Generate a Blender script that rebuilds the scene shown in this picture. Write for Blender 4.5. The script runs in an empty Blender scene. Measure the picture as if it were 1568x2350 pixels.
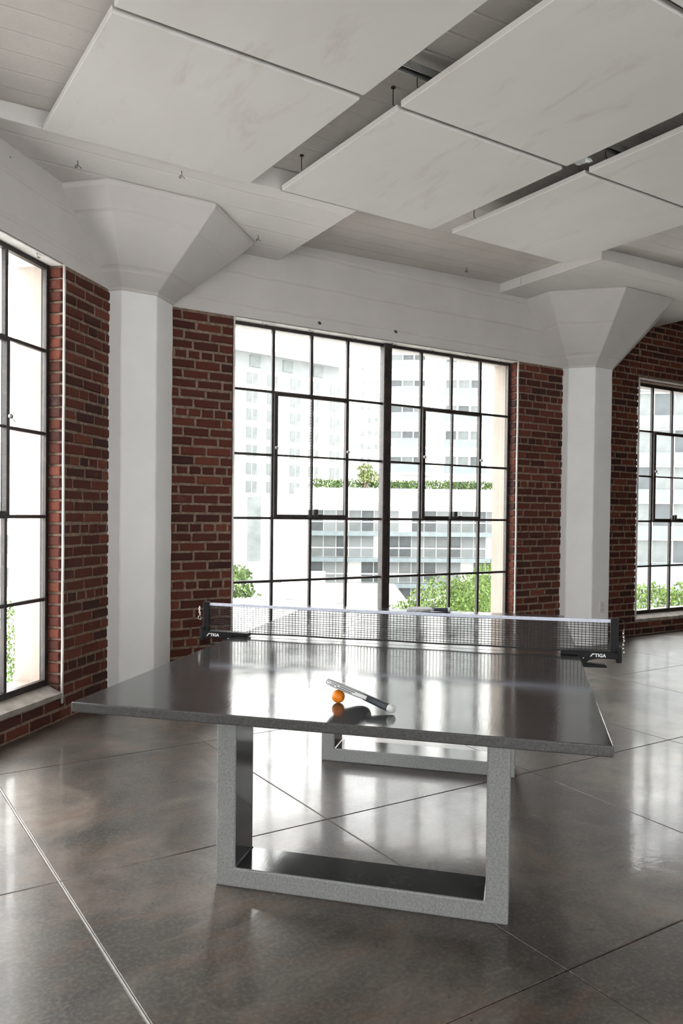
import bpy, bmesh, math, random
from mathutils import Vector, Matrix, Euler

random.seed(11)
scene = bpy.context.scene
COL = scene.collection

# ------------------------------------------------------------------ frame
# world axes: x runs along the big brick facade, y points out through it, z up;
# origin = floor corner where the left wall meets the facade.
TH = 0.2447
PH = TH + math.pi / 4
UX, UY = math.sin(PH), math.cos(PH)          # facade direction seen from the camera
EYE = Vector((-1.447, -5.5207, 1.3333))


def site(X, Y, z):
    """X metres to the right of the camera, Y metres ahead -> world"""
    return Vector((EYE.x + X * UX + Y * UY, EYE.y - X * UY + Y * UX, z))


SITE_ROT = math.atan2(-UY, UX)

# ------------------------------------------------------------------ camera
F_PX, ROLL, PITCH = 1700.0, 0.011, 0.015
cam_d = bpy.data.cameras.new('camera')
cam = bpy.data.objects.new('camera', cam_d)
COL.objects.link(cam)
cam_d.sensor_fit = 'VERTICAL'
cam_d.sensor_height = 36.0
cam_d.lens = F_PX * 36.0 / 2350.0
cam_d.shift_y = (1208.8 - 1175.0) / 2350.0
cam_d.clip_start, cam_d.clip_end = 0.05, 2000
right = site(1, 0, 0) - site(0, 0, 0)
fwd = site(0, 1, 0) - site(0, 0, 0)
up = Vector((0, 0, 1))
f2 = fwd * math.cos(PITCH) - up * math.sin(PITCH)
d2 = -up * math.cos(PITCH) - fwd * math.sin(PITCH)
r3 = right * math.cos(ROLL) - d2 * math.sin(ROLL)
d3 = right * math.sin(ROLL) + d2 * math.cos(ROLL)
m = Matrix((r3, -d3, -f2)).transposed().to_4x4()
m.translation = EYE
cam.matrix_world = m
scene.camera = cam

# ------------------------------------------------------------------ light
SKY = 9.3
world = bpy.data.worlds.new('overcast_sky')
scene.world = world
world.use_nodes = True
wb = world.node_tree.nodes['Background']
wb.inputs[0].default_value = (1.0, 0.995, 0.985, 1)
wb.inputs[1].default_value = SKY
scene.view_settings.view_transform = 'Standard'
scene.view_settings.look = 'None'
scene.view_settings.exposure = 0.0
scene.view_settings.gamma = 1.0
scene.view_settings.use_curve_mapping = False
scene.cycles.use_denoising = True
scene.cycles.max_bounces = 5
scene.cycles.diffuse_bounces = 3
scene.cycles.glossy_bounces = 3
scene.cycles.use_adaptive_sampling = True
scene.cycles.adaptive_threshold = 0.04
scene.cycles.adaptive_min_samples = 16
scene.cycles.transparent_max_bounces = 16
scene.cycles.sample_clamp_indirect = 12.0
scene.cycles.caustics_reflective = False
scene.cycles.caustics_refractive = False

S2 = math.sqrt(0.5)
WALL_L = Matrix.Rotation(math.pi / 4, 4, 'Z')     # wall_left frame: x along the wall to the corner, y outwards


WIN_Z0, WIN_Z1 = 0.235, 2.91
WIN_W = 3.06
WIN_L, WIN_C, WIN_R = -3.835, 0.855, 5.80          # left jamb of each window along its wall
WIN_L2 = -8.70  # unseen window added further along the left wall for fill light
XMAX, YMIN = 11.0, -8.6
WALL_F = Matrix.Translation((0, YMIN, 0)) @ Matrix.Rotation(math.pi, 4, 'Z')   # wall behind the viewer
WIN_F, WIN_G = 1.9, -2.4  # unseen windows added behind the viewer to brighten column fronts and table legs


# ------------------------------------------------------------------ materials
MATS = {}


class NT:
    def __init__(self, name):
        self.m = bpy.data.materials.new(name)
        self.m.use_nodes = True
        self.t = self.m.node_tree
        self.b = self.t.nodes['Principled BSDF']
        self.out = self.t.nodes['Material Output']

    def n(self, kind, **kw):
        nd = self.t.nodes.new(kind)
        for k, v in kw.items():
            setattr(nd, k, v)
        return nd

    def link(self, a, b):
        self.t.links.new(a, b)

    def pos(self, scale=(1, 1, 1), rot=(0, 0, 0), obj=False):
        if obj:
            c = self.n('ShaderNodeTexCoord').outputs['Object']
        else:
            c = self.n('ShaderNodeNewGeometry').outputs['Position']
        mp = self.n('ShaderNodeMapping')
        mp.inputs['Scale'].default_value = scale
        mp.inputs['Rotation'].default_value = rot
        self.link(c, mp.inputs['Vector'])
        return mp.outputs['Vector']

    def noise(self, vec, scale, detail=4, rough=0.55, dist=0.0):
        nd = self.n('ShaderNodeTexNoise')
        nd.inputs['Scale'].default_value = scale
        nd.inputs['Detail'].default_value = detail
        nd.inputs['Roughness'].default_value = rough
        nd.inputs['Distortion'].default_value = dist
        self.link(vec, nd.inputs['Vector'])
        return nd.outputs['Fac']

    def ramp(self, fac, stops):
        r = self.n('ShaderNodeValToRGB')
        e = r.color_ramp.elements
        while len(e) < len(stops):
            e.new(0.5)
        for i, (p, c) in enumerate(stops):
            e[i].position = p
            e[i].color = (c[0], c[1], c[2], 1) if isinstance(c, tuple) else (c, c, c, 1)
        self.link(fac, r.inputs['Fac'])
        return r.outputs['Color']

    def mix(self, fac, a, b, mode='MIX'):
        mx = self.n('ShaderNodeMix', data_type='RGBA', blend_type=mode)
        for sock, v in ((mx.inputs[0], fac), (mx.inputs[6], a), (mx.inputs[7], b)):
            if isinstance(v, (int, float)):
                sock.default_value = v
            elif isinstance(v, tuple):
                sock.default_value = (v[0], v[1], v[2], 1)
            else:
                self.link(v, sock)
        return mx.outputs[2]

    def bump(self, h, strength=0.3, dist=0.01, prev=None):
        b = self.n('ShaderNodeBump')
        b.inputs['Strength'].default_value = strength
        b.inputs['Distance'].default_value = dist
        self.link(h, b.inputs['Height'])
        if prev is not None:
            self.link(prev, b.inputs['Normal'])
        return b.outputs['Normal']

    def set(self, color=None, rough=None, spec=None, metal=None, normal=None):
        b = self.b
        for key, v in (('Base Color', color), ('Roughness', rough), ('Specular IOR Level', spec), ('Metallic', metal), ('Normal', normal)):
            if v is None:
                continue
            if isinstance(v, (int, float)):
                b.inputs[key].default_value = v
            elif isinstance(v, tuple):
                b.inputs[key].default_value = (v[0], v[1], v[2], 1)
            else:
                self.link(v, b.inputs[key])


def mat_simple(name, color, rough=0.5, var=0.12, scale=20.0, spec=0.5, metal=0.0, bump=0.0, obj=True):
    t = NT(name)
    v = t.pos(obj=obj)
    f = t.noise(v, scale)
    lo = tuple(c * (1 - var) for c in color)
    hi = tuple(min(1, c * (1 + var)) for c in color)
    t.set(t.ramp(f, [(0.3, lo), (0.7, hi)]), rough, spec, metal)
    if bump:
        t.set(normal=t.bump(f, bump, 0.004))
    MATS[name] = t.m
    return t.m


def mat_brick(name, island):
    t = NT(name)
    if island:
        rnd = t.n('ShaderNodeNewGeometry').outputs['Random Per Island']
    else:
        rnd = t.n('ShaderNodeObjectInfo').outputs['Random']
    v = t.pos()
    base = t.ramp(rnd, [(0.0, (0.034, 0.015, 0.013)), (0.18, (0.062, 0.018, 0.013)), (0.5, (0.088, 0.023, 0.015)), (0.8, (0.118, 0.030, 0.018)), (1.0, (0.16, 0.046, 0.027))])
    n1 = t.noise(v, 38, 5, 0.6)
    c = t.mix(t.ramp(n1, [(0.35, 0.0), (0.75, 0.55)]), base, (0.06, 0.028, 0.024))
    n2 = t.noise(v, 75, 4, 0.7)
    c = t.mix(t.ramp(n2, [(0.67, 0.0), (0.76, 0.6)]), c, (0.32, 0.22, 0.18))
    n3 = t.noise(v, 6, 4, 0.7)
    c = t.mix(t.ramp(n3, [(0.6, 0.0), (0.8, 0.22)]), c, (0.36, 0.24, 0.2))
    t.set(c, 0.82, 0.25)
    t.set(normal=t.bump(t.noise(v, 90, 5, 0.65), 0.55, 0.006))
    MATS[name] = t.m


mat_brick('brick', False)
mat_brick('brick_run', True)

t = NT('mortar')
v = t.pos()
t.set(t.ramp(t.noise(v, 30, 6, 0.65), [(0.3, (0.13, 0.088, 0.064)), (0.7, (0.32, 0.245, 0.19))]), 0.95, 0.1)
t.set(normal=t.bump(t.noise(v, 70, 5, 0.6), 0.7, 0.01))
MATS['mortar'] = t.m

# white painted board-formed concrete
def mat_paint(name, col, speck=0.0, stripes=None, dirt=0.12, spec=0.3, rough=0.6):
    t = NT(name)
    v = t.pos()
    n = t.noise(v, 2.2, 6, 0.6)
    c = t.ramp(n, [(0.3, tuple(x * (1 - dirt) for x in col)), (0.7, col)])
    n2 = t.noise(v, 26, 5, 0.7)
    c = t.mix(t.ramp(n2, [(0.71 - speck, 0.0), (0.80 - speck, 0.5)]), c, (col[0] * 0.45, col[1] * 0.40, col[2] * 0.36))
    nrm = t.bump(t.noise(v, 45, 5, 0.6), 0.22, 0.006)
    if stripes:
        w = t.n('ShaderNodeTexWave', wave_type='BANDS', bands_direction=stripes[0])
        w.inputs['Scale'].default_value = stripes[1]
        w.inputs['Distortion'].default_value = 0.6
        w.inputs['Detail'].default_value = 2
        w.inputs['Detail Scale'].default_value = 2.0
        t.link(v, w.inputs['Vector'])
        r = t.ramp(w.outputs['Fac'], [(0.0, 0.0), (0.05, 1.0)])
        nrm = t.bump(r, 0.5, 0.008, nrm)
    t.set(c, rough, spec, normal=nrm)
    MATS[name] = t.m


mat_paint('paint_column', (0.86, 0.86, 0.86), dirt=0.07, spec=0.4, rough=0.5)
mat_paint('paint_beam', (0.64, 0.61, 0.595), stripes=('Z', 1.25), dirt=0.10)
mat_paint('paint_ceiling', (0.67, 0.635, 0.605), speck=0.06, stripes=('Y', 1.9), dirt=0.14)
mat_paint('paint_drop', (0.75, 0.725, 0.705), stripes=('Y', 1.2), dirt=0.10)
mat_paint('plaster_far', (0.16, 0.12, 0.10), dirt=0.25)
mat_paint('render_cream', (0.40, 0.345, 0.30), dirt=0.25)

# panels
t = NT('panel')
v = t.pos(scale=(1.0, 0.45, 1.0), rot=(0, 0, 0.6))
c = t.ramp(t.noise(v, 1.3, 4, 0.6), [(0.3, (0.66, 0.64, 0.62)), (0.7, (0.73, 0.72, 0.705))])
st = t.noise(t.pos(scale=(1.0, 0.3, 1.0), rot=(0, 0, 0.75)), 5.5, 6, 0.66, 0.5)
c = t.mix(t.ramp(st, [(0.56, 0.0), (0.74, 0.42)]), c, (0.46, 0.36, 0.31))
t.set(c, 0.75, 0.2, normal=t.bump(t.noise(t.pos(), 60, 4), 0.08, 0.003))
MATS['panel'] = t.m

# floor
t = NT('floor_concrete')
v = t.pos()
n1 = t.noise(v, 1.3, 8, 0.68, 0.6)
c = t.ramp(n1, [(0.34, (0.022, 0.020, 0.018)), (0.5, (0.062, 0.054, 0.047)), (0.66, (0.165, 0.137, 0.112))])
n2 = t.noise(t.pos(scale=(1, 2.6, 1), rot=(0, 0, 0.5)), 3.4, 7, 0.72, 1.0)
c = t.mix(t.ramp(n2, [(0.52, 0.0), (0.68, 0.6)]), c, (0.115, 0.062, 0.036))
n5 = t.noise(t.pos(scale=(1, 3.5, 1), rot=(0, 0, -0.6)), 5.0, 6, 0.75, 0.6)
c = t.mix(t.ramp(n5, [(0.58, 0.0), (0.72, 0.45)]), c, (0.20, 0.185, 0.17))
n3 = t.noise(v, 70, 3, 0.6)
c = t.mix(t.ramp(n3, [(0.45, 0.0), (0.72, 0.35)]), c, (0.20, 0.185, 0.168))
n4 = t.noise(v, 34, 3, 0.6)
c = t.mix(t.ramp(n4, [(0.68, 0.0), (0.72, 0.9)]), c, (0.012, 0.011, 0.010))
r = t.ramp(t.noise(v, 3.0, 6, 0.65), [(0.3, 0.29), (0.7, 0.42)])
t.set(c, r, 0.5)
t.b.inputs['Coat Weight'].default_value = 0.35
t.link(t.ramp(t.noise(v, 2.4, 6, 0.65), [(0.3, 0.05), (0.7, 0.14)]), t.b.inputs['Coat Roughness'])
nb = t.bump(t.noise(v, 2.6, 3, 0.5), 0.22, 0.006)
nb = t.bump(t.noise(v, 38, 3, 0.6), 0.07, 0.003, nb)
t.set(normal=nb)
t.link(nb, t.b.inputs['Coat Normal'])
MATS['floor_concrete'] = t.m

mat_simple('joint_fill', (0.03, 0.027, 0.024), 0.7, obj=False)
mat_simple('joint_light', (0.50, 0.48, 0.46), 0.35, obj=False)

# table: honed concrete sides, polished top
t = NT('table_honed')
v = t.pos(obj=True)
c = t.ramp(t.noise(v, 150, 4, 0.7), [(0.35, (0.165, 0.168, 0.168)), (0.68, (0.29, 0.295, 0.295))])
n2 = t.noise(v, 7, 5, 0.65)
c = t.mix(t.ramp(n2, [(0.5, 0.0), (0.75, 0.38)]), c, (0.34, 0.375, 0.37))
t.set(c, 0.42, 0.5, normal=t.bump(t.noise(v, 220, 3), 0.12, 0.002))
MATS['table_honed'] = t.m
t = NT('table_edge')
v = t.pos(obj=True)
c = t.ramp(t.noise(v, 150, 4, 0.7), [(0.35, (0.036, 0.036, 0.035)), (0.68, (0.078, 0.077, 0.075))])
t.set(c, 0.42, 0.4, normal=t.bump(t.noise(v, 220, 3), 0.12, 0.002))
MATS['table_edge'] = t.m
t = NT('table_polished')
v = t.pos(obj=True)
c = t.ramp(t.noise(v, 12, 6, 0.7), [(0.3, (0.035, 0.036, 0.037)), (0.7, (0.060, 0.061, 0.062))])
scr = t.noise(t.pos(scale=(14, 1.2, 1), rot=(0, 0, 0.35), obj=True), 9, 3, 0.7, 1.0)
c = t.mix(t.ramp(scr, [(0.70, 0.0), (0.78, 0.35)]), c, (0.26, 0.26, 0.26))
t.set(c, t.ramp(t.noise(v, 5, 6, 0.65), [(0.3, 0.075), (0.7, 0.14)]), 0.8)
t.set(normal=t.bump(t.noise(t.pos(scale=(1, 5, 1), obj=True), 30, 3), 0.03, 0.002))
MATS['table_polished'] = t.m

# thin old glass
t = NT('window_glass')
t.t.nodes.remove(t.b)
tr = t.n('ShaderNodeBsdfTransparent')
tr.inputs[0].default_value = (0.965, 0.97, 0.965, 1)
gl = t.n('ShaderNodeBsdfGlossy')
gl.inputs['Roughness'].default_value = 0.03
gl.inputs['Color'].default_value = (0.9, 0.95, 0.93, 1)
lw = t.n('ShaderNodeLayerWeight')
lw.inputs['Blend'].default_value = 0.5
pw5 = t.n('ShaderNodeMath', operation='POWER')
t.link(lw.outputs['Facing'], pw5.inputs[0])
pw5.inputs[1].default_value = 5.0
fr = t.n('ShaderNodeMath', operation='MULTIPLY_ADD')
t.link(pw5.outputs[0], fr.inputs[0])
fr.inputs[1].default_value = 0.8
fr.inputs[2].default_value = 0.035
bp = t.bump(t.noise(t.pos(), 7, 3), 0.15, 0.01)
t.link(bp, gl.inputs['Normal'])
mx = t.n('ShaderNodeMixShader')
t.link(fr.outputs[0], mx.inputs[0])
t.link(tr.outputs[0], mx.inputs[1])
t.link(gl.outputs[0], mx.inputs[2])
t.link(mx.outputs[0], t.out.inputs[0])
MATS['window_glass'] = t.m

# weathered steel sash
t = NT('steel_sash')
v = t.pos()
c = t.ramp(t.noise(v, 14, 5, 0.7), [(0.4, (0.012, 0.010, 0.010)), (0.7, (0.045, 0.030, 0.026))])
c = t.mix(t.ramp(t.noise(v, 55, 5, 0.75), [(0.62, 0.0), (0.72, 0.5)]), c, (0.28, 0.24, 0.20))
t.set(c, 0.45, 0.5, normal=t.bump(t.noise(v, 90, 4), 0.4, 0.004))
MATS['steel_sash'] = t.m

mat_simple('white_bead', (0.72, 0.70, 0.67), 0.5, 0.15, 9, obj=False)
mat_simple('sill', (0.27, 0.245, 0.22), 0.75, 0.3, 12, bump=0.4, obj=False)
mat_simple('black_plastic', (0.008, 0.008, 0.009), 0.45, 0.1, spec=0.15)
mat_simple('net_thread', (0.012, 0.012, 0.014), 0.8, 0.1)
mat_simple('net_tape', (0.55, 0.58, 0.70), 0.6, 0.1, 90)
mat_simple('logo_white', (0.85, 0.86, 0.87), 0.5, 0.02)
mat_simple('steel_bright', (0.72, 0.72, 0.70), 0.2, 0.05, metal=1.0)
mat_simple('steel_dull', (0.36, 0.37, 0.36), 0.45, 0.15, metal=0.8)
mat_simple('wire_dark', (0.035, 0.032, 0.03), 0.5, 0.1)
mat_simple('ball_orange', (0.95, 0.26, 0.012), 0.42, 0.03)
mat_simple('blade_face', (0.20, 0.21, 0.22), 0.55, 0.08)
mat_simple('blade_rim', (0.60, 0.62, 0.62), 0.45, 0.05)
mat_simple('slot_dark', (0.02, 0.022, 0.03), 0.5, 0.05)
mat_simple('grip_navy', (0.018, 0.024, 0.036), 0.5, 0.2)
mat_simple('cap_grey', (0.55, 0.58, 0.57), 0.4, 0.05)
mat_simple('outlet_white', (0.74, 0.73, 0.71), 0.4, 0.05)
mat_simple('plastic_film', (0.60, 0.64, 0.64), 0.15, 0.2)

mat_simple('ext_white', (0.80, 0.80, 0.78), 0.8, 0.05, 0.3)
mat_simple('ext_offwhite', (0.66, 0.66, 0.64), 0.8, 0.06, 0.3)
mat_simple('ext_grey', (0.16, 0.165, 0.17), 0.7, 0.12, 0.6)
mat_simple('ext_palegrey', (0.185, 0.20, 0.205), 0.6, 0.10, 0.6)
mat_simple('ext_glass', (0.05, 0.06, 0.065), 0.25, 0.35, 0.8, spec=0.4)
mat_simple('ext_glass_pale', (0.12, 0.135, 0.135), 0.3, 0.25, 0.8, spec=0.4)
mat_simple('ext_balustrade', (0.115, 0.145, 0.155), 0.25, 0.12, 1.5, spec=0.5)
mat_simple('ext_ground', (0.35, 0.34, 0.32), 0.9, 0.15, 0.2)
mat_simple('ext_roof', (0.72, 0.72, 0.70), 0.85, 0.08, 0.4)
mat_simple('bark', (0.07, 0.05, 0.035), 0.9, 0.3)
for nm, cc in (('leaf', (0.075, 0.125, 0.022)), ('leaf_dark', (0.05, 0.085, 0.02)), ('leaf_pale', (0.12, 0.15, 0.05))):
    t = NT(nm)
    rnd = t.n('ShaderNodeNewGeometry').outputs['Random Per Island']
    t.set(t.ramp(rnd, [(0.0, tuple(x * 0.45 for x in cc)), (0.55, cc), (1.0, tuple(x * 1.8 for x in cc))]), 0.6, 0.3)
    MATS[nm] = t.m


# ------------------------------------------------------------------ mesh helpers
class MB:
    """collects shapes, then links them as ONE mesh object"""
    def __init__(self):
        self.v, self.f, self.mi = [], [], []

    def add(self, verts, faces, mi=0):
        o = len(self.v)
        self.v += [tuple(p) for p in verts]
        self.f += [tuple(i + o for i in f) for f in faces]
        self.mi += [mi] * len(faces)
        return self

    def box(self, x0, x1, y0, y1, z0, z1, mi=0):
        vs = [(x, y, z) for z in (z0, z1) for y in (y0, y1) for x in (x0, x1)]
        return self.add(vs, [(0, 2, 3, 1), (4, 5, 7, 6), (0, 1, 5, 4), (2, 6, 7, 3), (0, 4, 6, 2), (1, 3, 7, 5)], mi)

    def prism(self, poly, z0, z1, mi=0):
        n = len(poly)
        z0 = z0 if callable(z0) else (lambda x, y, c=z0: c)
        z1 = z1 if callable(z1) else (lambda x, y, c=z1: c)
        vs = [(x, y, z0(x, y)) for x, y in poly] + [(x, y, z1(x, y)) for x, y in poly]
        fs = [tuple(reversed(range(n))), tuple(range(n, 2 * n))]
        fs += [(i, (i + 1) % n, n + (i + 1) % n, n + i) for i in range(n)]
        return self.add(vs, fs, mi)

    def loft(self, rings, caps=True, mi=0):
        n = len(rings[0])
        vs = [p for r in rings for p in r]
        fs = []
        for k in range(len(rings) - 1):
            for i in range(n):
                j = (i + 1) % n
                fs.append((k * n + i, k * n + j, (k + 1) * n + j, (k + 1) * n + i))
        if caps:
            fs.append(tuple(reversed(range(n))))
            fs.append(tuple((len(rings) - 1) * n + i for i in range(n)))
        return self.add(vs, fs, mi)

    def tube(self, pts, r, seg=8, mi=0, closed=False):
        pts = [Vector(p) for p in pts]
        rings = []
        N = len(pts)
        ref = None
        for i, p in enumerate(pts):
            a = pts[(i - 1) % N] if (closed or i > 0) else p
            b = pts[(i + 1) % N] if (closed or i < N - 1) else p
            d = (b - a).normalized()
            if ref is None:
                ref = d.orthogonal().normalized()
            ref = (ref - d * ref.dot(d)).normalized()
            s = d.cross(ref)
            rings.append([p + (ref * math.cos(2 * math.pi * k / seg) + s * math.sin(2 * math.pi * k / seg)) * r for k in range(seg)])
        if closed:
            rings.append(rings[0])
        return self.loft(rings, not closed, mi)

    def ball(self, c, r, seg=12, rings=8, sc=(1, 1, 1), mi=0):
        rr = []
        for k in range(1, rings):
            a = math.pi * k / rings
            rr.append([(c[0] + sc[0] * r * math.sin(a) * math.cos(2 * math.pi * i / seg), c[1] + sc[1] * r * math.sin(a) * math.sin(2 * math.pi * i / seg), c[2] - sc[2] * r * math.cos(a)) for i in range(seg)])
        return self.loft(rr, True, mi)

    def mesh(self, name, mats, smooth=False, bevel=0.0, bseg=2):
        me = bpy.data.meshes.new(name)
        me.from_pydata(self.v, [], self.f)
        if not isinstance(mats, (list, tuple)):
            mats = [mats]
        for mm in mats:
            me.materials.append(MATS[mm] if isinstance(mm, str) else mm)
        for p, mi in zip(me.polygons, self.mi):
            p.material_index = mi
        bm = bmesh.new()
        bm.from_mesh(me)
        if bevel:
            bmesh.ops.remove_doubles(bm, verts=bm.verts, dist=1e-6)
            bmesh.ops.recalc_face_normals(bm, faces=bm.faces)
            ed = [e for e in bm.edges if len(e.link_faces) == 2 and e.calc_face_angle(0) > 0.5]
            bmesh.ops.bevel(bm, geom=ed, offset=bevel, segments=bseg, affect='EDGES', profile=0.5, clamp_overlap=True)
        else:
            bmesh.ops.recalc_face_normals(bm, faces=bm.faces)
        bm.to_mesh(me)
        bm.free()
        if smooth:
            for p in me.polygons:
                p.use_smooth = True
        me.update()
        return me

    def build(self, name, mats, parent=None, smooth=False, bevel=0.0, bseg=2):
        return link(name, self.mesh(name, mats, smooth, bevel, bseg), parent)


def link(name, me, parent=None, mat=None):
    o = bpy.data.objects.new(name, me)
    COL.objects.link(o)
    if parent is not None:
        o.parent = parent
    if mat is not None:
        o.matrix_local = mat
    return o


def empty(name, mat=None, parent=None):
    o = bpy.data.objects.new(name, None)
    o.empty_display_size = 0.1
    COL.objects.link(o)
    if parent is not None:
        o.parent = parent
    if mat is not None:
        o.matrix_local = mat
    return o


def tag(o, label=None, cat=None, group=None, kind=None):
    if label:
        o['label'] = label
    if cat:
        o['category'] = cat
    if group:
        o['group'] = group
    if kind:
        o['kind'] = kind
    return o


def struct(o, label=None):
    o['kind'] = 'structure'
    if label:
        o['label'] = label
    return o


def copy_tree(o, parent=None):
    c = o.copy()
    COL.objects.link(c)
    c.parent = parent
    for ch in o.children:
        copy_tree(ch, c)
    return c


def clip(poly, a, b, c):
    """keep the side a*x+b*y+c >= 0"""
    out = []
    for i in range(len(poly)):
        p, q = poly[i], poly[(i + 1) % len(poly)]
        dp, dq = a * p[0] + b * p[1] + c, a * q[0] + b * q[1] + c
        if dp >= 0:
            out.append(p)
        if (dp >= 0) != (dq >= 0):
            s = dp / (dp - dq)
            out.append((p[0] + (q[0] - p[0]) * s, p[1] + (q[1] - p[1]) * s))
    return out


# ------------------------------------------------------------------ floor
fl = MB()
fl.prism([(YMIN - 0.2, YMIN - 0.2), (XMAX + 0.2, YMIN - 0.2), (XMAX + 0.2, 0.2), (0.15, 0.2)], -0.25, -0.012)
floor = struct(fl.build('floor', 'joint_fill'), 'polished grey-brown concrete floor cut into large slabs')


def uline(a, b):
    return lambda n: a + b * (n + 2.725)


ULINES = [uline(-8.2, -.03), uline(-7.0, -.03), uline(-5.8, -.04), uline(-4.55, -.05), uline(-3.35, -.06), uline(-2.12, -.06), uline(-0.942, -0.07), uline(0.176, -0.058), uline(1.41, -0.012), uline(2.553, -0.055),
          uline(3.75, -.03), uline(4.95, -.02), uline(6.15, -.02), uline(7.35, -.02), uline(8.55, -.01), uline(9.75, 0), uline(11.0, 0)]
NLINES = [lambda u: -8.6, lambda u: -7.9, lambda u: -6.6, lambda u: -5.3, lambda u: -4.015, lambda u: -2.725, lambda u: -1.41 + 0.0155 * u, lambda u: -0.12, lambda u: 0.05]


def cross(uf, nf):
    u, n = 0, 0
    for _ in range(20):
        u = uf(n)
        n = nf(u)
    return (u, n)


for i in range(len(ULINES) - 1):
    for j in range(len(NLINES) - 1):
        q = [cross(ULINES[a], NLINES[b]) for a, b in ((i, j), (i + 1, j), (i + 1, j + 1), (i, j + 1))]
        jl = 0.0045 if i == 6 else 0.0022
        jr = 0.0045 if i == 5 else 0.0022
        jb = 0.0022
        q = [(q[0][0] + jl, q[0][1] + jb), (q[1][0] - jr, q[1][1] + jb), (q[2][0] - jr, q[2][1] - jb), (q[3][0] + jl, q[3][1] - jb)]
        q = clip(q, 1, -1, 0.06)                     # the left wall runs along x = y
        if len(q) < 3:
            continue
        ar = abs(sum(q[k][0] * q[(k + 1) % len(q)][1] - q[(k + 1) % len(q)][0] * q[k][1] for k in range(len(q)))) / 2
        if ar < 0.004:
            continue
        MB().prism(q, -0.012, 0.0).build('slab', 'floor_concrete', floor, bevel=0.0025, bseg=2)
jq = [(uline(-0.942, -.07)(n), n) for n in (-5.3, -1.0)]
MB().add([(jq[0][0] - .003, jq[0][1], -.0025), (jq[0][0] + .003, jq[0][1], -.0025), (jq[1][0] + .003, jq[1][1], -.0025), (jq[1][0] - .003, jq[1][1], -.0025),
          (jq[0][0] - .003, jq[0][1], -.011), (jq[0][0] + .003, jq[0][1], -.011), (jq[1][0] + .003, jq[1][1], -.011), (jq[1][0] - .003, jq[1][1], -.011)],
         [(0, 1, 2, 3), (4, 7, 6, 5), (0, 4, 5, 1), (1, 5, 6, 2), (2, 6, 7, 3), (3, 7, 4, 0)]).build('joint_strip', 'joint_light', floor)


# ------------------------------------------------------------------ brick walls
COURSE = 0.0743
BL, BH = 0.212, 0.0743            # stretcher and course modules (with joint)


def brick_mesh(i, L):
    rnd = random.Random(100 * i + int(L * 1000))
    hx, hz = (L - 0.014) / 2, (BH - 0.0155) / 2
    j = lambda s: rnd.uniform(-s, s)
    rings = []
    for y, ins in ((0.07, 0.0), (0.006, 0.0), (-0.004, 0.006)):
        r = []
        for sx, sz in ((-1, -1), (0, -1), (1, -1), (1, 0), (1, 1), (0, 1), (-1, 1), (-1, 0)):
            jj = 0.0024 if y < 0.05 else 0
            r.append((sx * (hx - ins) * (0.985 if sz == 0 else 1) + j(jj), y + j(0.0015 if y < 0 else 0), sz * (hz - ins) + j(jj)))
        rings.append(r)
    return MB().loft(rings).mesh('brick', 'brick')


STRETCH = [brick_mesh(i, BL) for i in range(7)]
HEADER = [brick_mesh(i, BL / 2) for i in range(5)]


def lay_bricks(regions, x0, x1, z0, z1, seedk, head_first=4):
    """yields (xc, zc, length) for running courses between x0 and x1 with every sixth course in headers"""
    out = []
    k = int(round(z0 / COURSE))
    while (k + 1) * COURSE <= z1 + 0.012:
        zc = (k + 0.5) * COURSE
        head = (k % 6 == head_first)
        L = BL / 2 if head else BL
        off = (0.25 if head else (0.5 if k % 2 else 0.0)) * BL + 0.04 * ((k * 7919) % 5 - 2) * 0.2
        x = math.floor((x0 - off) / L) * L + off
        while x < x1 - 0.01:
            a, b = max(x, x0), min(x + L, x1)
            if b - a > 0.035:
                out.append(((a + b) / 2, zc, b - a, head))
            x += L
        k += 1
    return out


def put_bricks(wall, items, visible, name='brick', depth=0.0):
    """visible ones as separate parts, the rest joined"""
    rest = MB()
    for xc, zc, L, head in items:
        lib = HEADER if (head or L < BL * 0.62) else STRETCH
        full = BL / 2 if lib is HEADER else BL
        me = random.choice(lib)
        sx = (L - 0.012) / (full - 0.012)
        rot = random.uniform(-0.006, 0.006)
        y = depth + random.uniform(-0.0035, 0.0035)
        flip = random.choice((0, math.pi))
        M = Matrix.Translation((xc, y, zc)) @ Matrix.Rotation(rot + flip, 4, 'Y') @ Matrix.Diagonal((sx, 1, 1, 1))
        if visible(xc, zc):
            link(name, me, wall, M)
        else:
            rest.add([M @ vv.co for vv in me.vertices], [tuple(p.vertices) for p in me.polygons])
    if rest.v:
        o = rest.build('brickwork', 'brick_run', wall)
        o['kind'] = 'stuff'


def reveal_bricks(wall, x, facing, zlo, zhi, visible):
    """header ends lining the inner window jamb; facing +1 looks to +x"""
    rest = MB()
    k = int(round(zlo / COURSE))
    while (k + 1) * COURSE <= zhi + 0.012:
        zc = (k + 0.5) * COURSE
        me = random.choice(HEADER)
        M = Matrix.Translation((x, 0.056, zc)) @ Matrix.Rotation(facing * math.pi / 2, 4, 'Z') @ Matrix.Diagonal((0.98, 0.5, 1, 1))
        if visible:
            link('brick', me, wall, M)
        else:
            rest.add([M @ vv.co for vv in me.vertices], [tuple(p.vertices) for p in me.polygons])
        k += 1
    if rest.v:
        o = rest.build('brickwork', 'brick_run', wall)
        o['kind'] = 'stuff'


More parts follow.
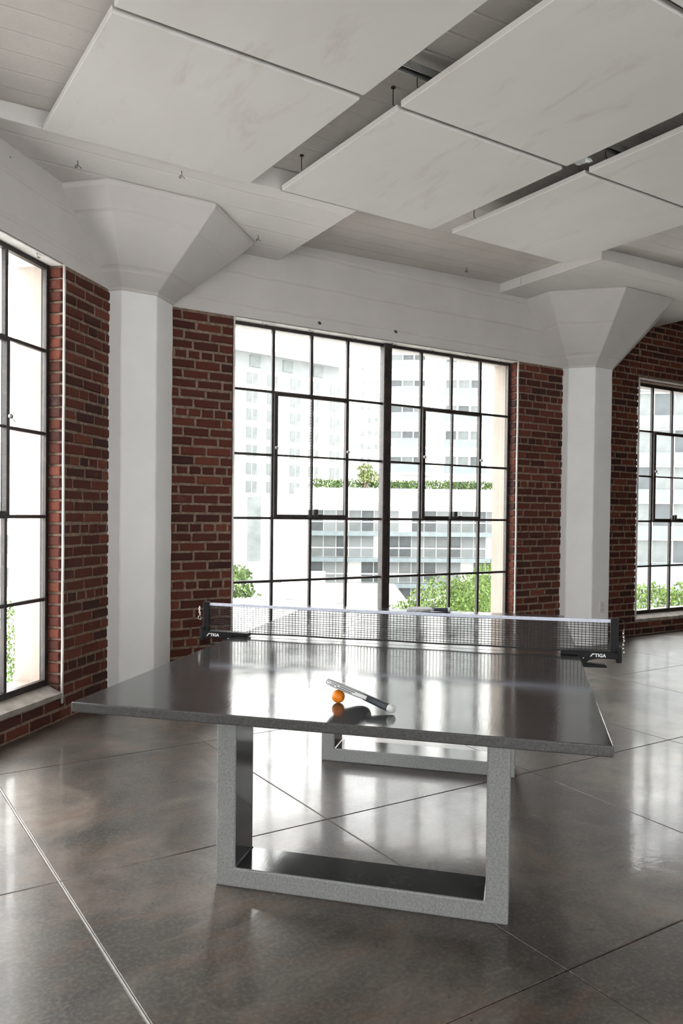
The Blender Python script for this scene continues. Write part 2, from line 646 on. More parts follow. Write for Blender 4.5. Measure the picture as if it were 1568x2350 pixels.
def wall_core(name, mat, x0, x1, ztop, wins, label, inner='mortar'):
    """mortar backing (inner wythe) with an outer rendered wythe behind it; openings left free"""
    w = MB()
    spans, x = [], x0
    for wx in sorted(wins):
        spans.append((x, wx))
        x = wx + WIN_W
    spans.append((x, x1))
    jm = 0.016                                   # room for the jamb bricks
    for a, b in spans:
        a2 = a + (jm if a != x0 else 0)
        b2 = b - (jm if b != x1 else 0)
        w.box(a2, b2, 0.004, 0.118, 0, ztop, 0)
        w.box(a, b, 0.118, 0.34, -0.3, ztop, 1)
    for wx in wins:
        w.box(wx, wx + WIN_W, 0.004, 0.118, 0, 0.185, 0)
        w.box(wx, wx + WIN_W, 0.118, 0.34, -0.3, WIN_Z0, 1)
        if ztop > WIN_Z1 + 0.01:
            w.box(wx - jm, wx + WIN_W + jm, 0.004, 0.118, WIN_Z1, ztop, 0)
            w.box(wx, wx + WIN_W, 0.118, 0.34, WIN_Z1, ztop, 1)
    o = w.build(name, [inner, 'render_cream'])
    o.matrix_world = mat
    return struct(o, label)


BRICK_TOP = 2.91
CEIL = lambda x, y: 3.545 + 0.028 * x
wall_left = wall_core('wall_left', WALL_L, -12.2, 0.0, BRICK_TOP, [WIN_L, WIN_L2], 'red brick wall with steel window at the left')
wall_back = wall_core('wall_back', Matrix(), 0.0, 4.89, BRICK_TOP, [WIN_C], 'red brick wall around the large central window')
wall_right = wall_core('wall_right', Matrix(), 4.89, XMAX + 0.3, 3.80, [WIN_R], 'dark red brick wall with window beyond the far column')

vl = lambda x, z: x > -1.42
put_bricks(wall_left, lay_bricks(None, WIN_L + WIN_W + 0.002, -0.02, 0, 2.905, 1), lambda x, z: True)
put_bricks(wall_left, lay_bricks(None, WIN_L, WIN_L + WIN_W, 0, 0.15, 1, 9), vl)
put_bricks(wall_left, lay_bricks(None, WIN_L2 + WIN_W, WIN_L, 0, 2.905, 1), lambda x, z: False)
put_bricks(wall_left, lay_bricks(None, WIN_L2, WIN_L2 + WIN_W, 0, 0.15, 1, 9), lambda x, z: False)
put_bricks(wall_left, lay_bricks(None, -12.2, WIN_L2, 0, 2.905, 1), lambda x, z: False)
reveal_bricks(wall_left, WIN_L + WIN_W, -1, 0.15, 2.905, True)
reveal_bricks(wall_left, WIN_L, 1, 0.15, 2.905, False)

put_bricks(wall_back, lay_bricks(None, 0.02, WIN_C - 0.002, 0, 2.905, 2), lambda x, z: x > 0.25)
put_bricks(wall_back, lay_bricks(None, WIN_C + WIN_W + 0.002, 4.87, 0, 2.905, 2), lambda x, z: x < 4.68)
put_bricks(wall_back, lay_bricks(None, WIN_C, WIN_C + WIN_W, 0, 0.15, 2, 9), lambda x, z: False)
reveal_bricks(wall_back, WIN_C + WIN_W, -1, 0.15, 2.905, True)
reveal_bricks(wall_back, WIN_C, 1, 0.15, 2.905, False)

put_bricks(wall_right, lay_bricks(None, 4.91, WIN_R - 0.002, 0, 3.74, 3), lambda x, z: x > 5.1)
put_bricks(wall_right, lay_bricks(None, WIN_R, WIN_R + WIN_W, 2.95, 3.74, 3), lambda x, z: x < 7.0)
put_bricks(wall_right, lay_bricks(None, WIN_R, WIN_R + WIN_W, 0, 0.15, 3, 9), lambda x, z: x < 7.0)
put_bricks(wall_right, lay_bricks(None, WIN_R + WIN_W, XMAX, 0, 3.74, 3), lambda x, z: False)
reveal_bricks(wall_right, WIN_R, 1, 0.15, 2.905, False)
reveal_bricks(wall_right, WIN_R + WIN_W, -1, 0.15, 2.905, False)

# far walls of the hall
wall_core('wall_front', WALL_F, -XMAX - 0.3, 9.2, 3.9, [WIN_F, WIN_G], 'plain plaster wall behind the viewer', 'plaster_far')
struct(MB().box(XMAX, XMAX + 0.3, YMIN - 0.3, 0.004, -0.2, 3.9).build('wall_far', 'plaster_far'), 'plain plaster end wall on the right')

# ------------------------------------------------------------------ ceiling, drop panels, spandrel beams
ce = MB()
ce.prism([(-9.5, -9.2), (XMAX + 0.4, -9.2), (XMAX + 0.4, 0.34), (0.1, 0.34)], CEIL, lambda x, y: 4.1)
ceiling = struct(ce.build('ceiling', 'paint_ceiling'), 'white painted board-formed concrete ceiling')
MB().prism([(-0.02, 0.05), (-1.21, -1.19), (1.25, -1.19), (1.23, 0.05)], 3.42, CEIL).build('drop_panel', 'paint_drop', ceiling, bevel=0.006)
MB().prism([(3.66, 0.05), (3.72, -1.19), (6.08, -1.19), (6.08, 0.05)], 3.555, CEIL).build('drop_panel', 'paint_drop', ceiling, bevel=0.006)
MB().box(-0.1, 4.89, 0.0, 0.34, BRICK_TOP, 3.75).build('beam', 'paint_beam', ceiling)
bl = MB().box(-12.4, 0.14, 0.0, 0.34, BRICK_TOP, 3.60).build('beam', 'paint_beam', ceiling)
bl.matrix_local = WALL_L


# ------------------------------------------------------------------ columns
def octagon(cx, cy, a, z):
    R = a / math.cos(math.pi / 8)
    return [(cx + R * math.cos(math.pi / 8 + k * math.pi / 4), cy + R * math.sin(math.pi / 8 + k * math.pi / 4), z) for k in range(8)]


def column(cx, cy, a, ztop, label):
    root = tag(empty('concrete_column', Matrix.Translation((cx, cy, 0))), label, 'column', 'octagonal white columns')
    rings = []
    rnd = random.Random(int(cx * 100) + 5)
    for k in range(31):
        z = 2.905 * k / 30
        rr = octagon(0, 0, a, z)
        rings.append([(x + rnd.uniform(-.0022, .0022), y + rnd.uniform(-.0022, .0022), zz) for x, y, zz in rr])
    MB().loft(rings).build('shaft', 'paint_column', root, bevel=0.006, bseg=1)
    cp = MB()
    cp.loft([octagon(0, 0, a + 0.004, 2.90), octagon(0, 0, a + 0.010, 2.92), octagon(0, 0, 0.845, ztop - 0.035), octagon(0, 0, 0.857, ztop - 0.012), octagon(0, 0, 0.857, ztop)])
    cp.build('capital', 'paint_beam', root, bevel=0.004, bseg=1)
    return root


column(0.03, 0.066, 0.302, 3.42, 'white octagonal concrete column with flared capital in the left wall corner, left of the central window')
column(4.885, 0.05, 0.318, 3.555, 'white octagonal concrete column with flared capital standing right of the central window, behind the net')


# ------------------------------------------------------------------ steel windows
YF = 0.112
HALF = (WIN_W - 0.085) / 2
ROWS = [0.25, 0.777, 1.306, 1.833, 2.36, 2.885]
CHAIN_LINK = None


def make_window(name, parent_mat, x0, label, vents=True, chain=True):
    root = struct(empty(name, parent_mat @ Matrix.Translation((x0, 0, 0))), label)
    fr = MB()
    fr.box(0, 0.03, YF - 0.02, YF + 0.02, 0.215, 2.91).box(WIN_W - 0.03, WIN_W, YF - 0.02, YF + 0.02, 0.215, 2.91)
    fr.box(0.03, WIN_W - 0.03, YF - 0.02, YF + 0.02, 2.875, 2.91).box(0.03, WIN_W - 0.03, YF - 0.02, YF + 0.02, 0.215, 0.262)
    fr.build('frame', 'steel_sash', root, bevel=0.003, bseg=1)
    MB().box(HALF, HALF + 0.085, YF - 0.05, YF + 0.03, 0.215, 2.91).build('mullion', 'steel_sash', root, bevel=0.006, bseg=1)
    for hx in (0.0, HALF + 0.085):
        xl, xr = (hx + 0.03, hx + HALF) if hx == 0 else (hx, hx + HALF - 0.03)
        pw = (xr - xl) / 4
        xs = [xl + pw * i for i in range(5)]
        for i in (1, 2, 3):
            zt = [(0.262, ROWS[2] - 0.0), (ROWS[4], 2.875)] if i == 2 else [(0.262, 2.875)]
            for za, zb in zt:
                MB().box(xs[i] - 0.0125, xs[i] + 0.0125, YF - 0.016, YF + 0.016, za, zb).build('muntin', 'steel_sash', root, bevel=0.003, bseg=1)
        for k in (1, 2, 3, 4):
            spans = [(xs[0], xs[1]), (xs[3], xs[4])] if k == 3 else [(xs[0], xs[4])]
            for xa, xb in spans:
                MB().box(xa, xb, YF - 0.014, YF + 0.014, ROWS[k] - 0.0105, ROWS[k] + 0.0105).build('muntin', 'steel_sash', root, bevel=0.003, bseg=1)
        # pivoting ventilator sash over the middle 2 x 2 panes
        xa, xb, za, zb = xs[1], xs[3], ROWS[2], ROWS[4]
        s = MB()
        w = 0.032
        y0, y1 = YF - 0.042, YF - 0.004
        s.box(xa, xa + w, y0, y1, za, zb).box(xb - w, xb, y0, y1, za, zb).box(xa + w, xb - w, y0, y1, za, za + w).box(xa + w, xb - w, y0, y1, zb - w, zb)
        sash = s.build('ventilator_sash', 'steel_sash', root, bevel=0.004, bseg=1)
        b = MB()
        xm = xs[2]
        b.box(xm - 0.009, xm + 0.009, y0 + 0.006, y1, za + w, zb - w)
        b.build('sash_bar', 'steel_sash', sash, bevel=0.003, bseg=1)
        zm = ROWS[3]
        MB().box(xa + w, xm - .009, y0 + 0.006, y1, zm - 0.008, zm + 0.008).box(xm + .009, xb - w, y0 + 0.006, y1, zm - 0.008, zm + 0.008).build('sash_bar', 'steel_sash', sash, bevel=0.003, bseg=1)
        lt = MB()
        lt.box(xm - 0.045, xm - 0.015, y0 - 0.028, y0, za + 0.005, za + 0.075).box(xm + 0.012, xm + 0.05, y0 - 0.022, y0, za + 0.012, za + 0.078)
        lt.tube([(xm + 0.03, y0 - 0.02, za + 0.03), (xm + 0.035, y0 - 0.055, za + 0.032), (xm + 0.07, y0 - 0.06, za + 0.034)], 0.006, 6)
        lt.build('latch', 'wire_dark', sash, bevel=0.004, bseg=1)
        for px in (xa + w / 2, xb - w / 2):
            kb = MB()
            kb.ball((px, y0 - 0.014, zm + 0.06), 0.016, 10, 6)
            kb.tube([(px, y0 + 0.005, zm + 0.06), (px, y0 - 0.02, zm + 0.06)], 0.008, 8)
            kb.tube([(px, y0 - 0.015, zm + 0.06), (px + 0.022, y0 - 0.03, zm + 0.028)], 0.003, 5)
            kb.build('pivot_knob', 'steel_dull', sash, smooth=True)
        if chain:
            ch = MB()
            z = zb - 0.05
            kk = 0
            while z > za + 0.08:
                rx, ry = (0.0035, 0.001) if kk % 2 else (0.001, 0.0035)
                ch.box(xm - 0.025 - rx, xm - 0.025 + rx, y0 - 0.010 - ry, y0 - 0.010 + ry, z - 0.012, z)
                z -= 0.0125
                kk += 1
            ch.build('pull_chain', 'wire_dark', sash)
        # panes
        for i in range(4):
            for k in range(5):
                inside = i in (1, 2) and k in (2, 3)
                yy = YF - 0.02 if inside else YF
                ja = 0.0
                p = MB().box(-pw / 2 + 0.006, pw / 2 - 0.006, -0.0015, 0.0015, -(ROWS[k + 1] - ROWS[k]) / 2 + 0.006, (ROWS[k + 1] - ROWS[k]) / 2 - 0.006)
                o = p.build('pane', 'window_glass', root)
                o.matrix_local = Matrix.Translation((xs[i] + pw / 2, yy, (ROWS[k] + ROWS[k + 1]) / 2)) @ Matrix.Rotation(random.uniform(-0.006, 0.006), 4, 'X') @ Matrix.Rotation(random.uniform(-0.006, 0.006), 4, 'Z')
    # concrete sill sloping into the room, painted head soffit clips
    sl = MB()
    prof = [(-0.006, 0.0), (-0.006, 0.188), (0.105, 0.228), (0.118, 0.228), (0.118, 0.0)]
    xs_ = [WIN_W * i / 24 for i in range(25)]
    rings = []
    rnd = random.Random(int(x0 * 10) + 77)
    for x in xs_:
        d = rnd.uniform(-0.006, 0.004)
        rings.append([(x, -0.006 + d, 0.150), (x, -0.006 + d, 0.182 + d * 0.6), (x, 0.10, 0.226), (x, 0.118, 0.226), (x, 0.118, 0.150)])
    sl.loft(rings).build('window_sill', 'sill', root)
    return root


make_window('window_1', WALL_L, WIN_L, 'tall steel factory window at the left edge')
make_window('window_2', Matrix(), WIN_C, 'large steel factory window of forty panes in the central brick wall')
make_window('window_3', Matrix(), WIN_R, 'steel factory window at the right edge beyond the column')
make_window('added_window_4', WALL_L, WIN_L2, 'unseen steel factory window behind the viewer, added for fill light')  # out of view, added as extra fill from the left
make_window('added_window_5', WALL_F, WIN_F, 'unseen steel factory window in the plaster wall behind the viewer, added for front light', chain=False)  # this and the next are out of view, added as front light
make_window('added_window_6', WALL_F, WIN_G, 'second unseen steel factory window in the plaster wall behind the viewer, added for front light', chain=False)


def bead(n, mat, pts, r, label):
    o = MB().tube(pts, r, 8).build('trim_%d' % n, 'white_bead', None, smooth=True)
    o.matrix_world = mat
    struct(o, label)


def wobble(x, y, z0, z1, s):
    rnd = random.Random(s)
    n = 14
    return [(x + rnd.uniform(-.0015, .0015), y + rnd.uniform(-.0015, .0015), z0 + (z1 - z0) * i / n) for i in range(n + 1)]


bead(1, WALL_L, wobble(WIN_L + WIN_W + 0.010, -0.006, 0.11, 2.91, 3), 0.0085, 'white corner bead beside the left window')
bead(2, Matrix(), wobble(WIN_C - 0.004, -0.006, 0.18, 2.91, 4), 0.0085, 'white corner bead on the left jamb of the central window')
bead(3, Matrix(), wobble(WIN_C + WIN_W + 0.008, -0.006, 0.18, 2.91, 5), 0.0095, 'white corner bead on the right jamb of the central window')
bead(4, Matrix(), wobble(WIN_R - 0.004, -0.008, 0.18, 2.94, 6), 0.011, 'white corner bead on the jamb of the right window')
bead(5, Matrix(), [(WIN_R - 0.004 + WIN_W * i / 12, -0.008, 2.935) for i in range(13)], 0.011, 'white bead across the head of the right window')
# painted steel angle over the window heads, with bent clips
for i, (mt, x0, lab) in enumerate(((WALL_L, WIN_L, 'painted angle over the left window'), (Matrix(), WIN_C, 'painted angle over the central window'))):
    o = MB().box(x0, x0 + WIN_W, 0.0, 0.095, 2.902, 2.914).build('trim_%d' % (6 + i), 'white_bead')
    o.matrix_world = mt
    struct(o, lab)
    for k in range(7):
        xx = x0 + 0.25 + k * 0.43
        c = MB().tube([(xx, 0.02, 2.90), (xx + 0.015, 0.03, 2.885), (xx + 0.05, 0.035, 2.893)], 0.004, 5).build('clip', 'steel_dull', o)

# ------------------------------------------------------------------ ping pong table
TAB = Matrix.Translation((0.4628, -2.8277, 0)) @ Matrix.Rotation(math.pi / 4, 4, 'Z')   # x along the table, -y to the right
TW, TL, TT, TZ = 1.553, 2.57, 0.030, 0.76
table = tag(empty('ping_pong_table', TAB), 'grey concrete ping pong table with two rectangular frame legs', 'table')


def slab_top(x0, x1):
    return MB().box(x0, x1, -TW / 2, TW / 2, TZ - TT, TZ)


for x0, x1 in ((-TL / 2, -0.0008), (0.0008, TL / 2)):
    o = slab_top(x0, x1).build('tabletop_half', ['table_edge', 'table_polished'], table, bevel=0.004, bseg=3)
    for p in o.data.polygons:
        if p.normal.z > 0.8:
            p.material_index = 1


def leg_frame(x0, x1):
    w, yo, zt = 0.074, 0.514, TZ - TT
    outer = [(-yo, 0), (yo, 0), (yo, zt), (-yo, zt)]
    inner = [(-yo + w, 0.070), (yo - w, 0.070), (yo - w, zt - 0.06), (-yo + w, zt - 0.06)]
    vs = [(x, y, z) for x in (x0, x1) for ring in (outer, inner) for y, z in ring]
    fs = []
    for i in range(4):
        j = (i + 1) % 4
        fs.append((i, j, 4 + j, 4 + i))
        fs.append((8 + i, 12 + i, 12 + j, 8 + j))
        fs.append((i, 8 + i, 8 + j, j))
        fs.append((4 + i, 4 + j, 12 + j, 12 + i))
    o = MB().add(vs, fs).build('leg_frame', ['table_honed', 'table_polished'], table, bevel=0.006, bseg=2)
    for p in o.data.polygons:
        if abs(p.normal.x) < 0.2 and abs(p.center.y) < 0.49 and 0.02 < p.center.z < 0.70:
            p.material_index = 1
    return o


leg_frame(-0.794, -0.614)
leg_frame(0.620, 0.800)

# ------------------------------------------------------------------ net
net = tag(empty('table_tennis_net', TAB @ Matrix.Translation((0.004, 0, 0))), 'black table tennis net with pale tape clamped across the middle of the table', 'net')
NW = 0.905
nt = MB()
nv, nh = 122, 13
z0n, z1n = 0.776, 0.905
rnd = random.Random(8)
for i in range(nv + 1):
    y = -NW + 2 * NW * i / nv
    w = 0.0011
    dx = 0.0015 * math.sin(i * 0.7)
    nt.box(dx - 0.0008, dx + 0.0008, y - w, y + w, z0n, z1n)
for k in range(nh + 1):
    z = z0n + (z1n - z0n) * k / nh
    hw = 0.0035 if k == 0 else 0.0011
    prev = None
    for i in range(0, 31):
        y = -NW + 2 * NW * i / 30
        zz = z + 0.0012 * math.sin(i * 0.9 + k * 1.7)
        ring = [(-0.001, y, zz - hw), (0.001, y, zz - hw), (0.001, y, zz + hw), (-0.001, y, zz + hw)]
        if prev:
            nt.loft([prev, ring], False)
        prev = ring
tag(nt.build('netting', 'net_thread', net), 'black square netting', kind='stuff')
tp = MB()
rings = []
for i in range(41):
    y = -NW - 0.012 + 2 * (NW + 0.012) * i / 40
    sag = -0.004 * (1 - ((i - 20) / 20) ** 2)
    zt = 0.9135 + sag
    rings.append([(-0.003, y, zt - 0.0135), (0.003, y, zt - 0.0135), (0.004, y, zt - 0.003), (0.0, y, zt), (-0.004, y, zt - 0.003)])
tp.loft(rings).build('top_tape', 'net_tape', net, smooth=False)


def logo_mesh():
    """slanted swoosh followed by TIGA, lying in the x-z plane, 1 unit of height"""
    cu = bpy.data.curves.new('logo', 'FONT')
    cu.body = 'TIGA'
    cu.size = 1.28
    cu.extrude = 0.03
    cu.shear = 0.05
    cu.offset = 0.028
    cu.space_character = 1.02
    ob = bpy.data.objects.new('logo', cu)
    COL.objects.link(ob)
    dg = bpy.context.evaluated_depsgraph_get()
    me = bpy.data.meshes.new_from_object(ob.evaluated_get(dg))
    bpy.data.objects.remove(ob)
    bm = bmesh.new()
    bm.from_mesh(me)
    sw = [(-1.28, 0.0), (-1.02, 0.0), (-0.50, 0.66), (-0.02, 0.70), (-0.02, 0.90), (-0.66, 0.88)]
    lo = [bm.verts.new((x, y, -0.03)) for x, y in sw]
    hi = [bm.verts.new((x, y, 0.03)) for x, y in sw]
    bm.faces.new(hi)
    for i in range(len(sw)):
        j = (i + 1) % len(sw)
        bm.faces.new((lo[i], lo[j], hi[j], hi[i]))
    bmesh.ops.recalc_face_normals(bm, faces=bm.faces)
    bm.to_mesh(me)
    bm.free()
    me.name = 'lettering'
    me.materials.clear()
    me.materials.append(MATS['logo_white'])
    return me


LOGO = logo_mesh()


def chain(parent, y, z0, z1, ring=False):
    ch = MB()
    n = max(2, int((z0 - z1) / 0.0075))
    for i in range(n):
        z = z0 - (z0 - z1) * i / n
        a = (i % 2) * math.pi / 2
        pts = [(0.0035 * math.cos(t) * math.cos(a), y + 0.0035 * math.cos(t) * math.sin(a) + 0.002 * math.sin(i), z + 0.0055 * math.sin(t)) for t in [k * math.pi / 4 for k in range(8)]]
        ch.tube(pts, 0.0011, 5, closed=True)
    if ring:
        ch.tube([(0.0, y + 0.0085 * math.cos(t), z1 - 0.009 + 0.0085 * math.sin(t)) for t in [k * math.pi / 8 for k in range(16)]], 0.0014, 6, closed=True)
    ch.build('chain', 'steel_bright', parent)


for s, lab in ((1, 'black clamp bracket at the far-left net post'), (-1, 'black clamp bracket at the right net post')):
    # s = +1 is the left side of the table (local +y), -1 the right
    P = MB()
    yy = lambda v: s * v
    def bx(mb, x0, x1, ya, yb, za, zb):
        mb.box(x0, x1, min(yy(ya), yy(yb)), max(yy(ya), yy(yb)), za, zb)
    bx(P, -0.011, 0.011, 0.900, 0.932, 0.762, 0.918)
    bx(P, -0.016, 0.016, 0.922, 0.945, 0.735, 0.800)
    post = P.build('net_post', 'black_plastic', net, bevel=0.004)
    # clamp arm: profile in the y-z plane
    prof = [(0.700, 0.762), (0.700, 0.779), (0.80, 0.781), (0.93, 0.782), (0.93, 0.752), (0.90, 0.753), (0.85, 0.752), (0.815, 0.744), (0.79, 0.722), (0.779, 0.722), (0.779, 0.762)]
    x0, x1 = -0.030, 0.022
    vs = [(x, yy(y), z) for x in (x0, x1) for y, z in prof]
    n = len(prof)
    fs = [tuple(range(n)), tuple(reversed(range(n, 2 * n)))] + [(i, n + i, n + (i + 1) % n, (i + 1) % n) for i in range(n)]
    arm = MB().add(vs, fs).build('clamp_arm', 'black_plastic', net, bevel=0.002, bseg=1)
    lev = [(0.70, 0.7295), (0.779, 0.7295), (0.83, 0.728), (0.884, 0.724), (0.888, 0.715), (0.78, 0.712), (0.70, 0.712)]
    vs = [(x, yy(y), z) for x in (x0 + 0.006, x1 - 0.006) for y, z in lev]
    n = len(lev)
    fs = [tuple(range(n)), tuple(reversed(range(n, 2 * n)))] + [(i, n + i, n + (i + 1) % n, (i + 1) % n) for i in range(n)]
    MB().add(vs, fs).build('clamp_lever', 'black_plastic', net, bevel=0.003, bseg=1)
    MB().ball((x0 - 0.001, yy(0.792), 0.752), 0.0035, 8, 6).build('rivet', 'steel_bright', net, smooth=True)
    k = 0.0148
    lm = link('lettering', LOGO, arm)
    w = k * 4.1
    cy = 0.848 if s < 0 else 0.872
    # text reads left to right for someone at the near end: local +x of the text = -y of the table
    lm.matrix_local = Matrix.Translation((x0 - 0.0006, s * cy + w / 2 - k * 1.28, 0.7595)) @ Matrix.Rotation(-math.pi / 2, 4, 'Z') @ Matrix.Rotation(math.pi / 2, 4, 'X') @ Matrix.Scale(k, 4)
    if s > 0:
        chain(net, s * 0.952, 0.890, 0.848, True)
    else:
        chain(net, s * 0.952, 0.870, 0.775, False)
        MB().tube([(0, s * 0.935, 0.914), (0, s * 0.95, 0.913), (0, s * 0.953, 0.90), (0, s * 0.952, 0.868)], 0.0015, 6).build('cord', 'net_thread', net)

# ------------------------------------------------------------------ ball and paddles
ball = MB().ball((0, 0, 0.020), 0.020, 32, 20).build('ping_pong_ball', 'ball_orange', None, smooth=True)
ball.matrix_world = TAB @ Matrix.Translation((-1.063, -0.002, TZ))
tag(ball, 'orange ping pong ball under the propped paddle', 'ball')


def racket_outline(off=0.0, n=40):
    """blade outline: butt end at x=0, tip near x=0.26"""
    pts = []
    cx, a, b = 0.180, 0.080, 0.076
    for i in range(n + 1):
        t = math.radians(-145 + 290 * i / n)
        pts.append((cx + (a - off) * math.cos(t), (b - off) * math.sin(t)))
    pts.append((0.096, 0.016 - off * 0.5))
    pts.append((0.096, -0.016 + off * 0.5))
    return pts


def make_paddle(name, mat):
    root = empty(name, mat)
    MB().prism(racket_outline(0), -0.0062, 0.0062).build('blade', 'blade_rim', root, bevel=0.0012, bseg=1)
    face = [(x, y) for x, y in racket_outline(0.0015) if x > 0.108]
    for z0, z1 in ((0.0062, 0.0086), (-0.0086, -0.0062)):
        MB().prism(face, z0, z1).build('rubber', 'blade_face', root, bevel=0.0006, bseg=1)
    # dark slots let into the rim on both long sides
    for z in (0.0027, -0.0027):
        for i in range(9):
            for sgn in (1, -1):
                t0 = math.radians(sgn * (150 - 130 - i * 0) + 0)
        spans = [(-138, -100), (-95, -72), (-68, -50), (-46, -30), (-26, -12), (12, 26), (30, 46), (50, 68), (72, 95), (100, 138)] if z > 0 else [(-132, -92), (-86, -62), (-56, -38), (-32, -14), (14, 32), (38, 56), (62, 86), (92, 132)]
        for a0, a1 in spans:
            ring = []
            m_ = MB()
            prev = None
            for k in range(6):
                t = math.radians(a0 + (a1 - a0) * k / 5)
                o_, i_ = 0.0004, -0.002
                x1, y1 = 0.180 + (0.080 + o_) * math.cos(t), (0.076 + o_) * math.sin(t)
                x2, y2 = 0.180 + (0.080 + i_) * math.cos(t), (0.076 + i_) * math.sin(t)
                r = [(x1, y1, z - 0.0013), (x1, y1, z + 0.0013), (x2, y2, z + 0.0013), (x2, y2, z - 0.0013)]
                ring.append(r)
            m_.loft(ring).build('slot', 'slot_dark', root)
    rings = []
    for x, hy, hz in ((0.000, 0.0155, 0.0118), (0.004, 0.0162, 0.0125), (0.03, 0.0155, 0.0122), (0.06, 0.0142, 0.0115), (0.085, 0.0140, 0.0110), (0.100, 0.0155, 0.0100)):
        rings.append([(x + 0.012, hy * math.copysign(abs(math.cos(t)) ** 0.7, math.cos(t)), hz * math.copysign(abs(math.sin(t)) ** 0.7, math.sin(t))) for t in [2 * math.pi * k / 20 for k in range(20)]])
    MB().loft(rings).build('grip', 'grip_navy', root, smooth=False, bevel=0.0)
    rings = []
    for x, s in ((-0.002, 0.80), (0.000, 0.96), (0.004, 1.06), (0.012, 1.06), (0.0135, 1.0)):
        rings.append([(x, 0.0158 * s * math.copysign(abs(math.cos(t)) ** 0.75, math.cos(t)), 0.0122 * s * math.copysign(abs(math.sin(t)) ** 0.75, math.sin(t))) for t in [2 * math.pi * k / 20 for k in range(20)]])
    MB().loft(rings).build('end_cap', 'cap_grey', root, smooth=True)
    return root


# leaning paddle: butt on the table, blade on the ball
hx_, hy_ = -1.150, -0.187
bx_, by_ = -1.063, -0.002
yaw = math.atan2(by_ - hy_, bx_ - hx_)
tilt = math.radians(10.6)
pm = TAB @ Matrix.Translation((hx_, hy_, TZ + 0.0152)) @ Matrix.Rotation(yaw, 4, 'Z') @ Matrix.Rotation(-tilt, 4, 'Y') @ Matrix.Rotation(math.radians(21), 4, 'X') @ Matrix.Scale(0.93, 4)
p1 = make_paddle('ping_pong_paddle', pm)
tag(p1, 'grey paddle with dark grip and pale end cap propped on the orange ball', 'paddle', 'ping pong paddles')
pm = TAB @ Matrix.Translation((1.225, -0.115, TZ + 0.0135)) @ Matrix.Rotation(math.radians(97), 4, 'Z') @ Matrix.Rotation(math.radians(0.9), 4, 'Y')
p2 = copy_tree(p1)
p2.matrix_world = pm
tag(p2, 'pale paddle with black grip lying flat beyond the net', 'paddle', 'ping pong paddles')

# ------------------------------------------------------------------ hanging ceiling boards
PW, PT = 1.21, 0.034
names = {}
LAB = {
    (0, 0): 'white ceiling board above the left column, nearest the left wall',
    (0, 1): 'white ceiling board at the top edge, left of the wide dark gap',
    (0, 2): 'white ceiling board overhead behind the top edge, leftmost row',
    (1, 0): 'white ceiling board over the table between the two dark gaps, nearest the central window',
    (1, 1): 'large white ceiling board at the upper right between the two dark gaps',
    (1, 2): 'white ceiling board at the top right corner behind a thin gap',
    (2, 0): 'white ceiling board in front of the right column capital',
    (2, 1): 'white ceiling board at the right edge beyond the narrow dark gap',
    (2, 2): 'white ceiling board overhead at far right outside the corner',
}
CX = [(-0.690, 0.523), (0.748, 1.955), (2.145, 3.345)]      # at the row line y = -2.39
CY = [(-1.215, -2.372), (-2.402, -3.575), (-3.61, -4.78)]
SKEW = -0.072                                             # the board rows run slightly out of square
for i, (xa, xb) in enumerate(CX):
    for j, (ya, yb) in enumerate(CY):
        if (i, j) in ((0, 2), (2, 2)):
            continue
        zb = 3.400 + 0.003 * ((i * 3 + j * 5) % 3) + 0.012 * i
        xm, ym = (xa + xb) / 2, (ya + yb) / 2
        root = empty('ceiling_board', Matrix.Translation((xm, ym, zb)))
        tag(root, LAB[(i, j)], 'ceiling board', 'suspended white ceiling boards')
        sk = lambda y: SKEW * (y + 2.39)
        poly = [(xa + sk(yb) - xm, yb - ym), (xb + sk(yb) - xm, yb - ym), (xb + sk(ya) - xm, ya - ym), (xa + sk(ya) - xm, ya - ym)]
        MB().prism(poly, 0, PT).build('board', 'panel', root, bevel=0.003, bseg=1)
        for sx in (-1, 1):
            for yy_ in (ya - (0.20 if j == 0 else 0.10), yb + 0.06):
                ins = 0.022 if (sx < 0 and i > 0) else 0.16
                px, py = (xa + ins if sx < 0 else xb - ins) + sk(yy_) - xm, yy_ - ym
                ztop = CEIL(xm + px, 0) - zb
                MB().tube([(px, py, PT - 0.001), (px + 0.012, py, PT + 0.006), (px + 0.013, py, PT + 0.02), (px, py, PT + 0.03), (px, py, ztop)], 0.003, 6).tube([(px, py, ztop - 0.006), (px, py, ztop)], 0.012, 8).build('hanger', 'wire_dark', root)

# cross struts above the boards
st = MB()
o = st.box(-0.75, 3.4, -2.600, -2.596, 3.485, 3.520).box(-0.75, 3.4, -2.559, -2.555, 3.485, 3.520).box(-0.75, 3.4, -2.600, -2.555, 3.520, 3.524).build('metal_strut', 'steel_dull')
tag(o, 'grey metal channel strut crossing the gaps above the ceiling boards', 'strut')
for xx in (-0.7, 0.6, 2.02, 3.3):
    MB().tube([(xx, -2.5775, 3.520), (xx, -2.5775, CEIL(xx, 0))], 0.005, 6).build('strut_hanger', 'wire_dark', o)

